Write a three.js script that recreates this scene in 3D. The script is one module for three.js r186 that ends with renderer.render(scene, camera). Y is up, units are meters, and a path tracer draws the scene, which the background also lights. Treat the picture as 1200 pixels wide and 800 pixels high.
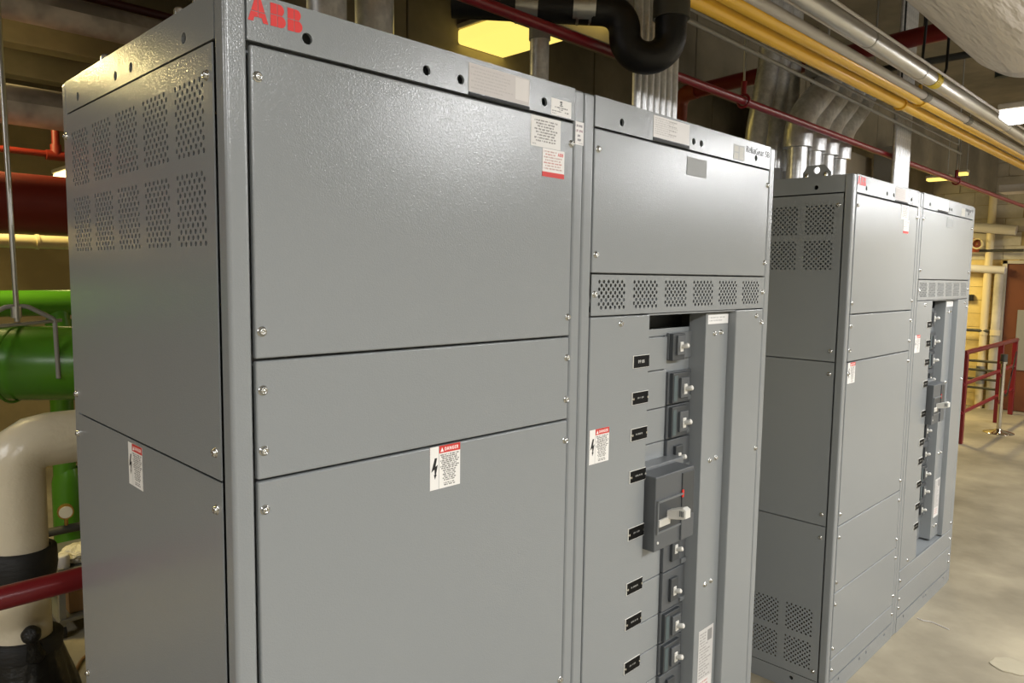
import * as THREE from 'three';
import { RoundedBoxGeometry } from 'three/addons/geometries/RoundedBoxGeometry.js';
import { mergeGeometries } from 'three/addons/utils/BufferGeometryUtils.js';
import { FontLoader } from 'three/addons/loaders/FontLoader.js';
import { TextGeometry } from 'three/addons/geometries/TextGeometry.js';
import { RectAreaLightUniformsLib } from 'three/addons/lights/RectAreaLightUniformsLib.js';
RectAreaLightUniformsLib.init();

// ---------- camera, lights, exposure ----------
const scene = new THREE.Scene();
scene.background = new THREE.Color(0x000000);
const camera = new THREE.PerspectiveCamera(50.28, 1.5, 0.05, 60);
{
  const rad = Math.PI / 180, yaw = 44.626 * rad, pitch = -5.2211 * rad, roll = 0.8181 * rad;
  const fw = new THREE.Vector3(Math.cos(yaw) * Math.cos(pitch), Math.sin(pitch), -Math.sin(yaw) * Math.cos(pitch));
  const rt = new THREE.Vector3(Math.sin(yaw), 0, Math.cos(yaw)), up = new THREE.Vector3().crossVectors(rt, fw);
  const r2 = rt.clone().multiplyScalar(Math.cos(roll)).addScaledVector(up, Math.sin(roll));
  const u2 = up.clone().multiplyScalar(Math.cos(roll)).addScaledVector(rt, -Math.sin(roll));
  camera.quaternion.setFromRotationMatrix(new THREE.Matrix4().makeBasis(r2, u2, fw.clone().negate()));
  camera.position.set(-0.5067, 1.8527, 1.133);
}
const renderer = new THREE.WebGLRenderer({ antialias: true });
renderer.toneMapping = THREE.LinearToneMapping;
renderer.toneMappingExposure = 1.3;
renderer.shadowMap.enabled = true;
const WHITE_LAMP = new THREE.Color(0.99, 0.99, 1.0), WARM_LAMP = new THREE.Color(1.0, 0.80, 0.34);
const LENS_YELLOW = new THREE.Color(1.0, 0.76, 0.17);
const AISLE_NITS = 66, BACK_NITS = 75, END_NITS = 16;

// ---------- helpers ----------
let seed = 12345;
const rnd = () => ((seed = (seed * 1664525 + 1013904223) >>> 0) / 4294967296);
const V = (x, y, z) => new THREE.Vector3(x, y, z);
const taken = {};
function numbered(n) { taken[n] = (taken[n] || 0) + 1; return taken[n] === 1 ? n : n + '_' + String(taken[n] - 1).padStart(3, '0'); }
function uvBox(g) {           // uv in metres by dominant normal
  const p = g.attributes.position, n = g.attributes.normal, uv = new Float32Array(p.count * 2);
  for (let i = 0; i < p.count; i++) {
    const ax = Math.abs(n.getX(i)), ay = Math.abs(n.getY(i)), az = Math.abs(n.getZ(i));
    const x = p.getX(i), y = p.getY(i), z = p.getZ(i);
    if (az >= ax && az >= ay) { uv[2 * i] = x; uv[2 * i + 1] = y; }
    else if (ax >= ay) { uv[2 * i] = z; uv[2 * i + 1] = y; }
    else { uv[2 * i] = x; uv[2 * i + 1] = z; }
  }
  g.setAttribute('uv', new THREE.BufferAttribute(uv, 2));
  return g;
}
const bx = (x0, x1, y0, y1, z0, z1, r = 0) => {
  const w = x1 - x0, h = y1 - y0, d = z1 - z0;
  const g = r ? new RoundedBoxGeometry(w, h, d, 2, r) : new THREE.BoxGeometry(w, h, d);
  g.translate((x0 + x1) / 2, (y0 + y1) / 2, (z0 + z1) / 2);
  return uvBox(g);
};
function cyl(a, b, r, seg = 20, r2 = r) {     // capped cylinder from a to b
  const d = b.clone().sub(a), L = d.length();
  const g = new THREE.CylinderGeometry(r2, r, L, seg, 1);
  const uv = g.attributes.uv;
  for (let i = 0; i < uv.count; i++) uv.setXY(i, uv.getX(i) * 2 * Math.PI * r, uv.getY(i) * L);
  g.applyQuaternion(new THREE.Quaternion().setFromUnitVectors(V(0, 1, 0), d.normalize()));
  const m = a.clone().add(b).multiplyScalar(0.5); g.translate(m.x, m.y, m.z);
  return g;
}
function fillet(pts, R) {
  const path = new THREE.CurvePath(); let prev = pts[0].clone();
  for (let i = 1; i < pts.length - 1; i++) {
    const a = pts[i - 1], b = pts[i], c = pts[i + 1];
    const ab = b.clone().sub(a), bc = c.clone().sub(b);
    const ua = ab.clone().normalize(), uc = bc.clone().normalize();
    const ang = Math.acos(Math.min(1, ua.dot(uc))), t = Math.min(R * Math.tan(ang / 2), ab.length() * 0.98, bc.length() * 0.98);
    const p = b.clone().addScaledVector(ua, -t), q = b.clone().addScaledVector(uc, t), k = 0.5523 * (4 / 3 * Math.tan(ang / 4) / 0.5523) * R;
    if (p.distanceTo(prev) > 1e-4) path.add(new THREE.LineCurve3(prev, p));
    path.add(new THREE.CubicBezierCurve3(p, p.clone().addScaledVector(ua, k), q.clone().addScaledVector(uc, -k), q));
    prev = q;
  }
  path.add(new THREE.LineCurve3(prev, pts[pts.length - 1].clone()));
  return path;
}
function tube(pts, r, R = 0.1, seg = 48, rad = 16) {
  const path = fillet(pts, R), L = path.getLength();
  const g = new THREE.TubeGeometry(path, seg, r, rad, false), uv = g.attributes.uv;
  for (let i = 0; i < uv.count; i++) uv.setXY(i, uv.getY(i) * 2 * Math.PI * r, uv.getX(i) * L);
  const caps = [[0, -1], [1, 1]].map(([u, s]) => {
    const c = new THREE.CircleGeometry(r, rad), p = path.getPointAt(u), t = path.getTangentAt(u).multiplyScalar(s);
    c.applyQuaternion(new THREE.Quaternion().setFromUnitVectors(V(0, 0, 1), t)); c.translate(p.x, p.y, p.z); return c;
  });
  return mergeGeometries([g, ...caps]);
}
function lathe(profile, at, axis = V(0, 1, 0), seg = 32) {
  const g = new THREE.LatheGeometry(profile.map(p => new THREE.Vector2(p[0], p[1])), seg);
  g.applyQuaternion(new THREE.Quaternion().setFromUnitVectors(V(0, 1, 0), axis.clone().normalize()));
  g.translate(at.x, at.y, at.z); return g;
}
const merge = list => mergeGeometries(list.map(g => { const q = g.index ? g.toNonIndexed() : g; for (const k of Object.keys(q.attributes)) if (!['position', 'normal', 'uv'].includes(k)) q.deleteAttribute(k); return q; }));
function part(name, geo, mat, parent) {
  const m = new THREE.Mesh(Array.isArray(geo) ? merge(geo) : geo, mat); m.name = name; m.castShadow = m.receiveShadow = true;
  parent.add(m); return m;
}
function thing(name, label, category, group, pos) {
  const o = new THREE.Group(); o.name = numbered(name); o.userData = { label, category };
  if (group) o.userData.group = group;
  if (pos) o.position.copy(pos);
  scene.add(o); return o;
}
function single(name, geo, mat, label, category, group) {
  const m = part(numbered(name), geo, mat, scene); m.userData = { label, category }; if (group) m.userData.group = group; return m;
}
function struct(name, geo, mat) { const m = part(name, geo, mat, scene); m.userData = { kind: 'structure' }; return m; }

// ---------- procedural textures ----------
function noiseGrid(n, cells, oct, gain = 0.5) {    // tileable value noise, 0..1
  const out = new Float32Array(n * n); let amp = 1, tot = 0;
  for (let o = 0; o < oct; o++) {
    const c = cells << o, lat = new Float32Array(c * c); for (let i = 0; i < lat.length; i++) lat[i] = rnd();
    for (let y = 0; y < n; y++) for (let x = 0; x < n; x++) {
      const fx = x / n * c, fy = y / n * c, x0 = fx | 0, y0 = fy | 0; let tx = fx - x0, ty = fy - y0;
      tx = tx * tx * (3 - 2 * tx); ty = ty * ty * (3 - 2 * ty);
      const x1 = (x0 + 1) % c, y1 = (y0 + 1) % c;
      out[y * n + x] += amp * ((lat[y0 * c + x0] * (1 - tx) + lat[y0 * c + x1] * tx) * (1 - ty) + (lat[y1 * c + x0] * (1 - tx) + lat[y1 * c + x1] * tx) * ty);
    }
    tot += amp; amp *= gain;
  }
  for (let i = 0; i < out.length; i++) out[i] /= tot;
  return out;
}
function tex(n, fn, metres, srgb) {
  const d = new Uint8Array(n * n * 4);
  for (let i = 0; i < n * n; i++) { const c = fn(i); d[4 * i] = c[0]; d[4 * i + 1] = c[1]; d[4 * i + 2] = c[2]; d[4 * i + 3] = 255; }
  const t = new THREE.DataTexture(d, n, n); t.wrapS = t.wrapT = THREE.RepeatWrapping; t.magFilter = THREE.LinearFilter; t.minFilter = THREE.LinearMipmapLinearFilter;
  if (srgb) t.colorSpace = THREE.SRGBColorSpace;
  t.repeat.set(1 / metres, 1 / metres); t.needsUpdate = true; return t;
}
const cl = v => Math.max(0, Math.min(255, v));
function grey(n, cells, oct, gain, metres, lo, hi) { const g = noiseGrid(n, cells, oct, gain); return tex(n, i => { const v = cl(lo + (hi - lo) * g[i]); return [v, v, v]; }, metres); }
function tinted(n, cells, oct, gain, metres, c0, c1, contrast = 2) {
  const g = noiseGrid(n, cells, oct, gain);
  return tex(n, i => { const t = Math.max(0, Math.min(1, 0.5 + (g[i] - 0.5) * contrast)); return [0, 1, 2].map(k => cl(c0[k] + (c1[k] - c0[k]) * t)); }, metres, true);
}
const peel = grey(1024, 180, 2, 0.8, 0.36, 0, 255);         // orange-peel of powder coat, grains of about two millimetres
const lumps = grey(512, 16, 4, 0.55, 0.6, 0, 255);
const crinkle = grey(512, 8, 6, 0.6, 0.7, 0, 255);
function M(color, rough = 0.6, o = {}) { return new THREE.MeshStandardMaterial({ color, roughness: rough, metalness: 0, ...o }); }
const mats = {
  paint: new THREE.MeshPhysicalMaterial({ color: 0x898d8e, roughness: 0.19, ior: 1.56, bumpMap: peel, bumpScale: 0.00024 }),
  steel: M(0xb9b9b4, 0.32, { metalness: 0.9 }),
  galv: M(0xffffff, 0.33, { metalness: 0.58, map: tinted(512, 12, 4, 0.6, 0.25, [196, 197, 197], [228, 228, 227], 2.0) }),
  jacket: M(0xd4d2cd, 0.33, { metalness: 0.7, bumpMap: crinkle, bumpScale: 0.002 }),
  screw: M(0xc8c8c4, 0.25, { metalness: 0.95 }),
  dark: M(0x17181a, 0.6),
  rubber: M(0x1c1b19, 0.62, { bumpMap: lumps, bumpScale: 0.002 }),
  iron: M(0x141315, 0.5, { bumpMap: crinkle, bumpScale: 0.004, map: tinted(512, 6, 5, 0.6, 0.5, [60, 54, 52], [150, 138, 128], 2.6) }),
  brk: M(0x3f4244, 0.42), brk2: M(0x56595b, 0.45), brk3: M(0x6c6f70, 0.4), toggle: M(0xd9d7cf, 0.4), teal: M(0x4f5c5e, 0.5),
  redPipe: M(0x7c1420, 0.3), redRail: M(0x711a1f, 0.3), redMain: M(0x741410, 0.38), rust: M(0x8a3d1e, 0.5, { bumpMap: lumps, bumpScale: 0.002 }), redBig: M(0x6d1c10, 0.45),
  yellow: M(0xffcc4a, 0.2), cream: M(0xd9c9a0, 0.45), whitePipe: M(0xded3b8, 0.3), insul: M(0xcdc5bb, 0.7, { bumpMap: crinkle, bumpScale: 0.03 }),
  greyIns: M(0xffffff, 0.75, { map: tinted(512, 5, 5, 0.6, 1.2, [120, 112, 106], [196, 186, 176], 2.4) }),
  whiteCond: M(0xcfcac5, 0.4), green: M(0x487f1d, 0.27),
  darkPipe: M(0x3a3a34, 0.5), darkRed: M(0x3b1410, 0.5), chrome: M(0xd0cdc6, 0.15, { metalness: 1 }),
  bag: M(0x14130f, 0.4, { bumpMap: crinkle, bumpScale: 0.006 }), card: M(0x8a6a44, 0.85), cartMetal: M(0x8c8c86, 0.4, { metalness: 0.6 }), cloth: M(0xd8d2c0, 0.85, { bumpMap: crinkle, bumpScale: 0.02 }),
  brass: M(0xb08b45, 0.35, { metalness: 0.8 }), glassFace: M(0xd8d4c4, 0.35), brownDoor: M(0x7a4526, 0.55, { map: tinted(256, 3, 5, 0.6, 2, [205, 200, 195], [255, 250, 245], 1.5) }),
  galvBox: M(0x8a8882, 0.5), beigeDuct: M(0x9b9180, 0.6), tape: M(0xe0c52e, 0.6), black: M(0x0b0b0b, 0.5), valve: M(0x28352f, 0.5),
  concrete: M(0xffffff, 0.62, { map: tinted(1024, 5, 7, 0.58, 3.2, [122, 114, 96], [172, 162, 138], 2.1), bumpMap: lumps, bumpScale: 0.0015 }),
  ceilingC: M(0xffffff, 0.9, { map: tinted(512, 5, 6, 0.6, 2.4, [106, 99, 82], [144, 135, 114], 2.0) }),
  wallOlive: M(0xffffff, 0.85, { map: tinted(512, 4, 6, 0.6, 2.4, [104, 92, 64], [136, 122, 88], 2.0) }),
  wallYellow: M(0xffffff, 0.6, { map: tinted(512, 6, 6, 0.6, 1.6, [196, 170, 104], [226, 204, 140], 1.8) }),
  wallWhite: M(0xffffff, 0.7, { map: tinted(512, 6, 6, 0.6, 1.6, [168, 160, 142], [204, 196, 176], 1.8) }),
  mortar: M(0xa08c5c, 0.9), patch: M(0xaaa189, 0.8, { bumpMap: lumps, bumpScale: 0.004 }), plaque: M(0x8b8d8b, 0.5),
};
mats.whitePipe.bumpMap = lumps; mats.whitePipe.bumpScale = 0.003;

// ---------- printed labels ----------
function canvasMat(w, h, draw, rough = 0.5, spec = 1) {
  const c = document.createElement('canvas'); c.width = w; c.height = h; const x = c.getContext('2d'); draw(x, w, h);
  const t = new THREE.CanvasTexture(c); t.colorSpace = THREE.SRGBColorSpace;
  return new THREE.MeshPhysicalMaterial({ map: t, roughness: rough, specularIntensity: spec });
}
function scribble(x, x0, y0, w, h, col) {      // a line of print too small to read
  x.fillStyle = col; let p = x0;
  while (p < x0 + w - h) { const k = Math.min((1 + rnd() * 4) * h * 0.7, x0 + w - p); for (let q = p; q < p + k - h * 0.45; q += h * 0.62) x.fillRect(q, y0 + rnd() * h * 0.12, h * 0.42, h * (0.72 + rnd() * 0.28)); p += k + h * 0.4; }
}
function plateGeo(x0, x1, y0, y1, z0, z1) {    // thin plate whose front face carries uv 0..1
  const g = new THREE.BoxGeometry(x1 - x0, y1 - y0, z1 - z0); g.translate((x0 + x1) / 2, (y0 + y1) / 2, (z0 + z1) / 2); return g;
}
const dangerMat = canvasMat(240, 264, (x, w, h) => {
  x.fillStyle = '#e9e7e2'; x.fillRect(0, 0, w, h);
  x.fillStyle = '#c8322c'; x.fillRect(70, 0, w - 70, 46);
  x.fillStyle = '#f6f1ec'; x.beginPath(); x.moveTo(80, 38); x.lineTo(94, 10); x.lineTo(108, 38); x.fill();
  x.font = 'bold 28px sans-serif'; x.fillText('DANGER', 112, 34, 122);
  x.fillStyle = '#111'; x.beginPath(); x.moveTo(36, 70); x.lineTo(54, 70); x.lineTo(42, 122); x.lineTo(60, 112); x.lineTo(46, 172); x.lineTo(52, 172); x.lineTo(38, 200); x.lineTo(30, 170); x.lineTo(36, 172); x.lineTo(34, 138); x.lineTo(10, 152); x.fill();
  x.fillStyle = '#555'; x.fillRect(68, 0, 2, h);
  for (let i = 0; i < 8; i++) scribble(x, 80 + (i % 3) * 8, 54 + i * 12, 150 - (i % 3) * 14, 9, '#33302e');
  for (let i = 0; i < 6; i++) scribble(x, 100 + (i % 2) * 10, 152 + i * 12, 108 - (i % 2) * 16, 9, '#33302e');
  for (let i = 0; i < 2; i++) scribble(x, 110, 230 + i * 12, 90, 9, '#33302e');
});
const textLabelMat = canvasMat(256, 168, (x, w, h) => {
  x.fillStyle = '#dcdad6'; x.fillRect(0, 0, w, h);
  for (let i = 0; i < 8; i++) scribble(x, 30 + (i % 3) * 12, 18 + i * 16, 196 - (i % 3) * 24, 10, '#5e5b58');
  scribble(x, 14, 152, 30, 5, '#777');
});
const redLabelMat = canvasMat(192, 160, (x, w, h) => {
  x.fillStyle = '#e2dfdb'; x.fillRect(0, 0, w, h); x.fillStyle = '#c9271f'; x.fillRect(0, 132, w, 28);
  x.fillStyle = '#c4201c'; x.font = 'bold 26px sans-serif'; x.fillText('ABB', 132, 34, 52);
  for (let i = 0; i < 7; i++) scribble(x, 12 + (i % 2) * 12, 12 + i * 16, (i < 2 ? 110 : 160) - (i % 2) * 22, 9, i % 3 === 1 ? '#b05a50' : '#a87a70');
});
const smallLabelMat = canvasMat(192, 104, (x, w, h) => {
  x.fillStyle = '#e2e0dc'; x.fillRect(0, 0, w, h); x.fillStyle = '#555'; x.fillRect(82, 10, 22, 12); x.fillRect(86, 24, 16, 10); x.fillRect(78, 36, 32, 6);
  scribble(x, 34, 48, 126, 9, '#333'); scribble(x, 76, 60, 44, 8, '#333'); scribble(x, 10, 74, 90, 7, '#555'); scribble(x, 130, 72, 40, 10, '#555'); scribble(x, 10, 90, 40, 6, '#777');
});
const postLabelMat = canvasMat(96, 150, (x, w, h) => {
  x.fillStyle = '#e0dedb'; x.fillRect(0, 0, w, h); x.fillStyle = '#5a5656';
  [18, 50, 82, 108].forEach((y, i) => scribble(x, 12 + (i > 1 ? 14 : 0), y, i > 1 ? 48 : 74, 17, i === 1 ? '#8a6670' : '#55525a')); scribble(x, 44, 136, 40, 6, '#777');
});
const silverLabelMat = canvasMat(384, 128, (x, w, h) => {
  x.fillStyle = '#bdb7b2'; x.fillRect(0, 0, w, h); for (let i = 0; i < 7; i++) scribble(x, 14 + (i % 2) * 20, 14 + i * 15, 200 + (i % 3) * 20, 7, '#aaa49f'); x.fillStyle = '#cfcac4'; x.fillRect(290, 6, 88, 104);
}, 0.42);
const whiteLabelMat = canvasMat(384, 128, (x, w, h) => {
  x.fillStyle = '#d2cfcb'; x.fillRect(0, 0, w, h); for (let i = 0; i < 8; i++) scribble(x, 14, 10 + i * 13, 240 - (i % 3) * 40, 8, '#a9a5a1'); for (let i = 0; i < 4; i++) scribble(x, 160, 12 + i * 26, 90, 9, '#8f8b88');
}, 0.42);
const stickerMat = canvasMat(128, 84, (x, w, h) => { x.fillStyle = '#93948f'; x.fillRect(0, 0, w, h); x.fillStyle = '#a9a698'; x.fillRect(12, 8, 44, 30); x.fillRect(68, 8, 46, 68); x.fillRect(12, 46, 44, 30); }, 0.4);
const trimLabelMat = canvasMat(128, 300, (x, w, h) => {
  x.fillStyle = '#c9c7c4'; x.fillRect(0, 0, w, h); x.fillStyle = '#8b8a88'; x.fillRect(76, 14, 40, 50); for (let i = 0; i < 16; i++) scribble(x, 10, 16 + i * 13, i < 4 ? 56 : 100 - (i % 3) * 18, 7, '#8a8784');
  x.fillStyle = '#dedbd8'; x.fillRect(14, 226, 108, 66); for (let i = 0; i < 3; i++) scribble(x, 22, 236 + i * 16, 80, 8, '#c08078');
});
const whiteTagMat = canvasMat(160, 40, (x, w, h) => { x.fillStyle = '#e6e5e2'; x.fillRect(0, 0, w, h); scribble(x, 10, 9, 130, 6, '#aaa'); scribble(x, 10, 22, 110, 6, '#aaa'); });
function namePlateMat(txt) {
  return canvasMat(160, 66, (x, w, h) => {
    x.fillStyle = '#070707'; x.fillRect(0, 0, w, h);
    if (txt) { x.fillStyle = '#c9c9c4'; x.font = 'bold 25px sans-serif'; x.fillText(txt, 44, 42); }
    else scribble(x, 42 + rnd() * 12, 27, 60 + rnd() * 18, 11, '#a9a9a4');
  }, 0.6, 0.3);
}
const namePlates = [namePlateMat('PP 8B'), ...[0, 1, 2].map(() => namePlateMat())];
const wordMat = M(0x141516, 0.7), abbMat = M(0xd2231c, 0.4);

// ---------- the room ----------
const ROOM = { x0: -4.6, x1: 12, z0: -6.6, z1: 5.2, h: 3.75 };
struct('floor', bx(ROOM.x0 - 0.2, ROOM.x1 + 0.2, -0.2, 0, ROOM.z0 - 0.2, ROOM.z1 + 0.2), mats.concrete);
{
  const c = new THREE.Group(); c.name = 'ceiling'; c.userData = { kind: 'structure' }; scene.add(c);
  part('slab', bx(ROOM.x0 - 0.2, ROOM.x1 + 0.2, ROOM.h, ROOM.h + 0.25, ROOM.z0 - 0.2, ROOM.z1 + 0.2), mats.ceilingC, c);
  for (let z = -6.4; z < -0.8; z += 0.82) {          // ribs along the aisle, cast in lengths with open joints
    for (let x = ROOM.x0; x < ROOM.x1 - 0.1; x += 1.66) part('beam', bx(x, Math.min(ROOM.x1, x + 1.652), 3.12, 3.76, z - 0.075, z + 0.075, 0.008), mats.ceilingC, c);
  }
}
struct('wall_back', bx(ROOM.x0 - 0.2, ROOM.x1 + 0.2, 0, ROOM.h, ROOM.z0 - 0.2, ROOM.z0), mats.wallOlive);
struct('wall_front', bx(ROOM.x0 - 0.2, ROOM.x1 + 0.2, 0, ROOM.h, ROOM.z1, ROOM.z1 + 0.2), mats.wallWhite);
struct('wall_left', bx(ROOM.x0 - 0.2, ROOM.x0, 0, ROOM.h, ROOM.z0, ROOM.z1), mats.wallOlive);
{
  const w = struct('wall_right', bx(ROOM.x1 + 0.012, ROOM.x1 + 0.2, 0, ROOM.h, ROOM.z0, ROOM.z1), mats.mortar);
  // painted blocks: yellow below, bare whitewash above
  for (let r = 0; r < 19; r++) for (let k = 0; k < 8; k++) {
    const z0 = -4.3 + k * 0.405 + (r % 2 ? 0.2 : 0), y0 = 0.004 + r * 0.1975, z1 = Math.min(z0 + 0.399, -0.88), y1 = Math.min(y0 + 0.192, ROOM.h);
    if (z1 - z0 > 0.05) part('block', bx(ROOM.x1 - 0.004 * rnd(), ROOM.x1 + 0.1, y0, y1, z0, z1), y0 < 2.05 ? mats.wallYellow : mats.wallWhite, w);
  }
  part('plaster', bx(ROOM.x1 - 0.002, ROOM.x1 + 0.1, 0, ROOM.h, -0.88, ROOM.z1), mats.wallWhite, w);
}
{
  const d = new THREE.Group(); d.name = 'door_1'; d.userData = { kind: 'structure' }; scene.add(d);
  part('leaf', bx(11.95, 11.995, 0.01, 2.11, -1.19, 1.0, 0.004), mats.brownDoor, d);
  part('kick_plate', bx(11.938, 11.95, 0.6, 1.46, -1.03, 0.8, 0.003), mats.galvBox, d);
  part('door_frame', [bx(11.93, 11.997, 0, 2.16, -1.25, -1.195), bx(11.93, 11.997, 2.115, 2.16, -1.25, 1.06), bx(11.93, 11.997, 0, 2.16, 1.005, 1.06)], mats.wallWhite, d);
}

// ---------- switchboards ----------
const H = 2.29, W1 = 0.8777, W = 1.896, D = 0.8903;
const screwGeo = (() => { const g = lathe([[0, 0.0062], [0.0022, 0.0062], [0.0026, 0.0044], [0.0036, 0.0072], [0.0058, 0.0058], [0.0066, 0.003], [0.0066, 0.0015], [0.0086, 0.0012], [0.0086, 0]], V(0, 0, 0), V(0, 0, 1), 14); return g; })();
function screw(parent, x, y, z = 0, side = false) {
  const m = part('screw', screwGeo, mats.screw, parent); m.position.set(x, y, z); if (side) { m.rotation.y = -Math.PI / 2; }
}
function hole(x, y, r, n = 10) { const p = new THREE.Path(); for (let i = 0; i < n; i++) { const a = -i / n * Math.PI * 2; p[i ? 'lineTo' : 'moveTo'](x + r * Math.cos(a), y + r * Math.sin(a)); } p.closePath(); return p; }
function sheet(x0, x1, y0, y1, t, holes) {   // sheet in the xy plane, front at z = 0, with real holes
  const s = new THREE.Shape(); s.moveTo(x0, y0); s.lineTo(x1, y0); s.lineTo(x1, y1); s.lineTo(x0, y1); s.closePath(); s.holes.push(...holes);
  const g = new THREE.ExtrudeGeometry(s, { depth: t, bevelEnabled: false, curveSegments: 1 }); g.translate(0, 0, -t); return uvBox(g);
}
function block(x0, y0, rows, p, q, r, n = 7) { const out = []; for (let j = 0; j < rows; j++) for (let i = 0; i < 6; i++) out.push(hole(x0 + r + (i + (j % 2 ? 0 : 0.5)) * p, y0 + r + j * q, r, n)); return out; }

function letters() {        // three heavy letters, each cut into quarters
  const out = [], add = (pts, ox) => { const s = new THREE.Shape(pts.map(p => new THREE.Vector2((ox + p[0]) * 0.034, p[1] * 0.036))); out.push(new THREE.ExtrudeGeometry(s, { depth: 0.0005, bevelEnabled: false })); };
  const mir = pts => pts.map(p => [1 - p[0], p[1]]).reverse();
  const a1 = [[0, 0], [0.25, 0], [0.32, 0.2], [0.485, 0.2], [0.485, 0.42], [0.15, 0.42]], a2 = [[0.162, 0.45], [0.485, 0.45], [0.485, 1.06], [0.375, 1.06]];
  for (const a of [a1, a2]) { add(a, 0); add(mir(a), 0); }
  const arc = (cx, cy, rx, ry, t0, t1) => Array.from({ length: 9 }, (_, i) => { const t = (t0 + (t1 - t0) * i / 8) * Math.PI / 180; return [cx + rx * Math.cos(t), cy + ry * Math.sin(t)]; });
  for (const ox of [1.12, 2.0]) {
    add([[0, 0], [0.335, 0], [0.335, 0.5], [0, 0.5]], ox); add([[0, 0.53], [0.335, 0.53], [0.335, 1], [0, 1]], ox);
    add([[0.365, 0], ...arc(0.5, 0.26, 0.28, 0.26, -90, 60), [0.6, 0.5], [0.365, 0.5]], ox);
    add([[0.365, 0.53], [0.6, 0.53], ...arc(0.46, 0.76, 0.24, 0.24, -40, 90), [0.365, 1]], ox);
  }
  return merge(out);
}
const font = await new FontLoader().loadAsync('fonts/droid/droid_sans_regular.typeface.json');
function word(txt, width, height) {
  const g = new TextGeometry(txt, { font, size: 1, depth: 0.02, curveSegments: 4, bevelEnabled: false }); g.computeBoundingBox();
  const b = g.boundingBox; g.translate(-b.min.x, -b.min.y, 0); g.scale(width / (b.max.x - b.min.x), height / (b.max.y - b.min.y), 0.025); return g;
}
const G4 = 0.002;
function frontPanel(t, name, x0, x1, y0, y1, screwY, screwX) {
  const p = part(name, bx(x0 + G4, x1 - G4, y0 + G4, y1 - G4, -0.012, 0, 0.0036), mats.paint, t);
  for (const y of screwY) for (const x of screwX) screw(p, x, y);
  return p;
}
function headerHoles(t, name, x0, x1, y0, y1, xs, yc, r) {
  return part(name, sheet(x0, x1, y0, y1, 0.006, xs.map(x => hole(x, yc, r, 18))), mats.paint, t);
}
const YP = 2.2125, Y2 = 1.707, Y3 = 1.5034, Y4 = 0.787, Y5 = 0.485, Y6 = 0.183, YB = 0.082, V1 = 1.8588, V2 = 1.7518;
function post(t, x0, x1, z0, z1) { part('post', bx(x0, x1, 0, H, z0, z1, 0.0075), mats.paint, t); }
function closing(t, x0, x1, left, right) {      // backing sheets, roof, floor and rear
  part('backing', bx(x0 + 0.03, x1 - 0.03, 0.02, H - 0.01, -0.034, -0.03), mats.paint, t);
  part('roof_plate', bx(x0 + 0.002, x1 - 0.002, H - 0.008, H - 0.001, -D + 0.002, -0.008), mats.paint, t);
  part('rear_panel', bx(x0 + 0.004, x1 - 0.004, 0.005, H - 0.01, -D + 0.001, -D + 0.006), mats.paint, t);
  if (left) part('side_sheet', bx(x0 + 0.004, x0 + 0.007, 0.02, H - 0.01, -D + 0.01, -0.036), mats.paint, t);
  if (right) part('side_panel', bx(x1 - 0.007, x1 - 0.002, 0.01, H - 0.008, -D + 0.036, -0.036), mats.paint, t);
}
const rails = (t, x0, x1, xs) => {
  const h1 = headerHoles(t, 'header_rail', x0, x1, YP + 0.004, H, xs, 2.2415, 0.0095);
  const h0 = headerHoles(t, 'base_rail', x0, x1, 0, YB - 0.003, xs, 0.056, 0.008);
  return [h1, h0];
};
// the side covers with their vents are shared by both line-ups; drawn in the plane u = distance behind the front, y
const zBlocks = [0, 1, 2, 3, 4].map(i => 0.072 + i * 0.1545);
const rotSide = g => { g.rotateY(-Math.PI / 2); return g; };     // x -> z ; front faces -x
function sideSheet(y0, y1, rowsAt) {
  const holes = []; for (const y of rowsAt) for (const z of zBlocks) holes.push(...block(-z - 0.121, y, 12, 0.0204, 0.0104, 0.0046));
  const g = sheet(-D + 0.037, -0.037, y0 + G4, y1 - G4, 0.0025, holes);   // x runs as world z
  const m = new THREE.Matrix4().makeBasis(V(0, 0, 1), V(0, 1, 0), V(-1, 0, 0)); g.applyMatrix4(m); g.translate(-0.003, 0, 0);
  return g;
}
function sideRail(y0, y1, yc, r) {
  const g = sheet(-D + 0.036, -0.036, y0, y1, 0.006, [0.154, 0.413, 0.503, 0.762].map(z => hole(-z, yc, r, 18)));
  g.applyMatrix4(new THREE.Matrix4().makeBasis(V(0, 0, 1), V(0, 1, 0), V(-1, 0, 0))); return g;
}
function dangerLabel(parent, x, y, z = 0) { const m = part('danger_label', plateGeo(0, 0.081, -0.0895, 0, 0, 0.0006), dangerMat, parent); m.position.set(x, y, z); m.userData.label = 'white danger sticker with a red heading and a black bolt'; return m; }
function lug(t, x, y, z, along) {
  const s = new THREE.Shape(); s.moveTo(-0.06, 0); s.lineTo(0.06, 0); s.lineTo(0.06, 0.02); s.lineTo(0.042, 0.05); s.lineTo(-0.03, 0.05); s.lineTo(-0.06, 0.018); s.closePath(); s.holes.push(hole(0, 0.028, 0.014, 16));
  const g = new THREE.ExtrudeGeometry(s, { depth: 0.006, bevelEnabled: false }); uvBox(g); if (along === 'z') g.rotateY(Math.PI / 2); g.translate(x, y, z);
  return part('lifting_lug', g, mats.paint, t);
}

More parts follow.
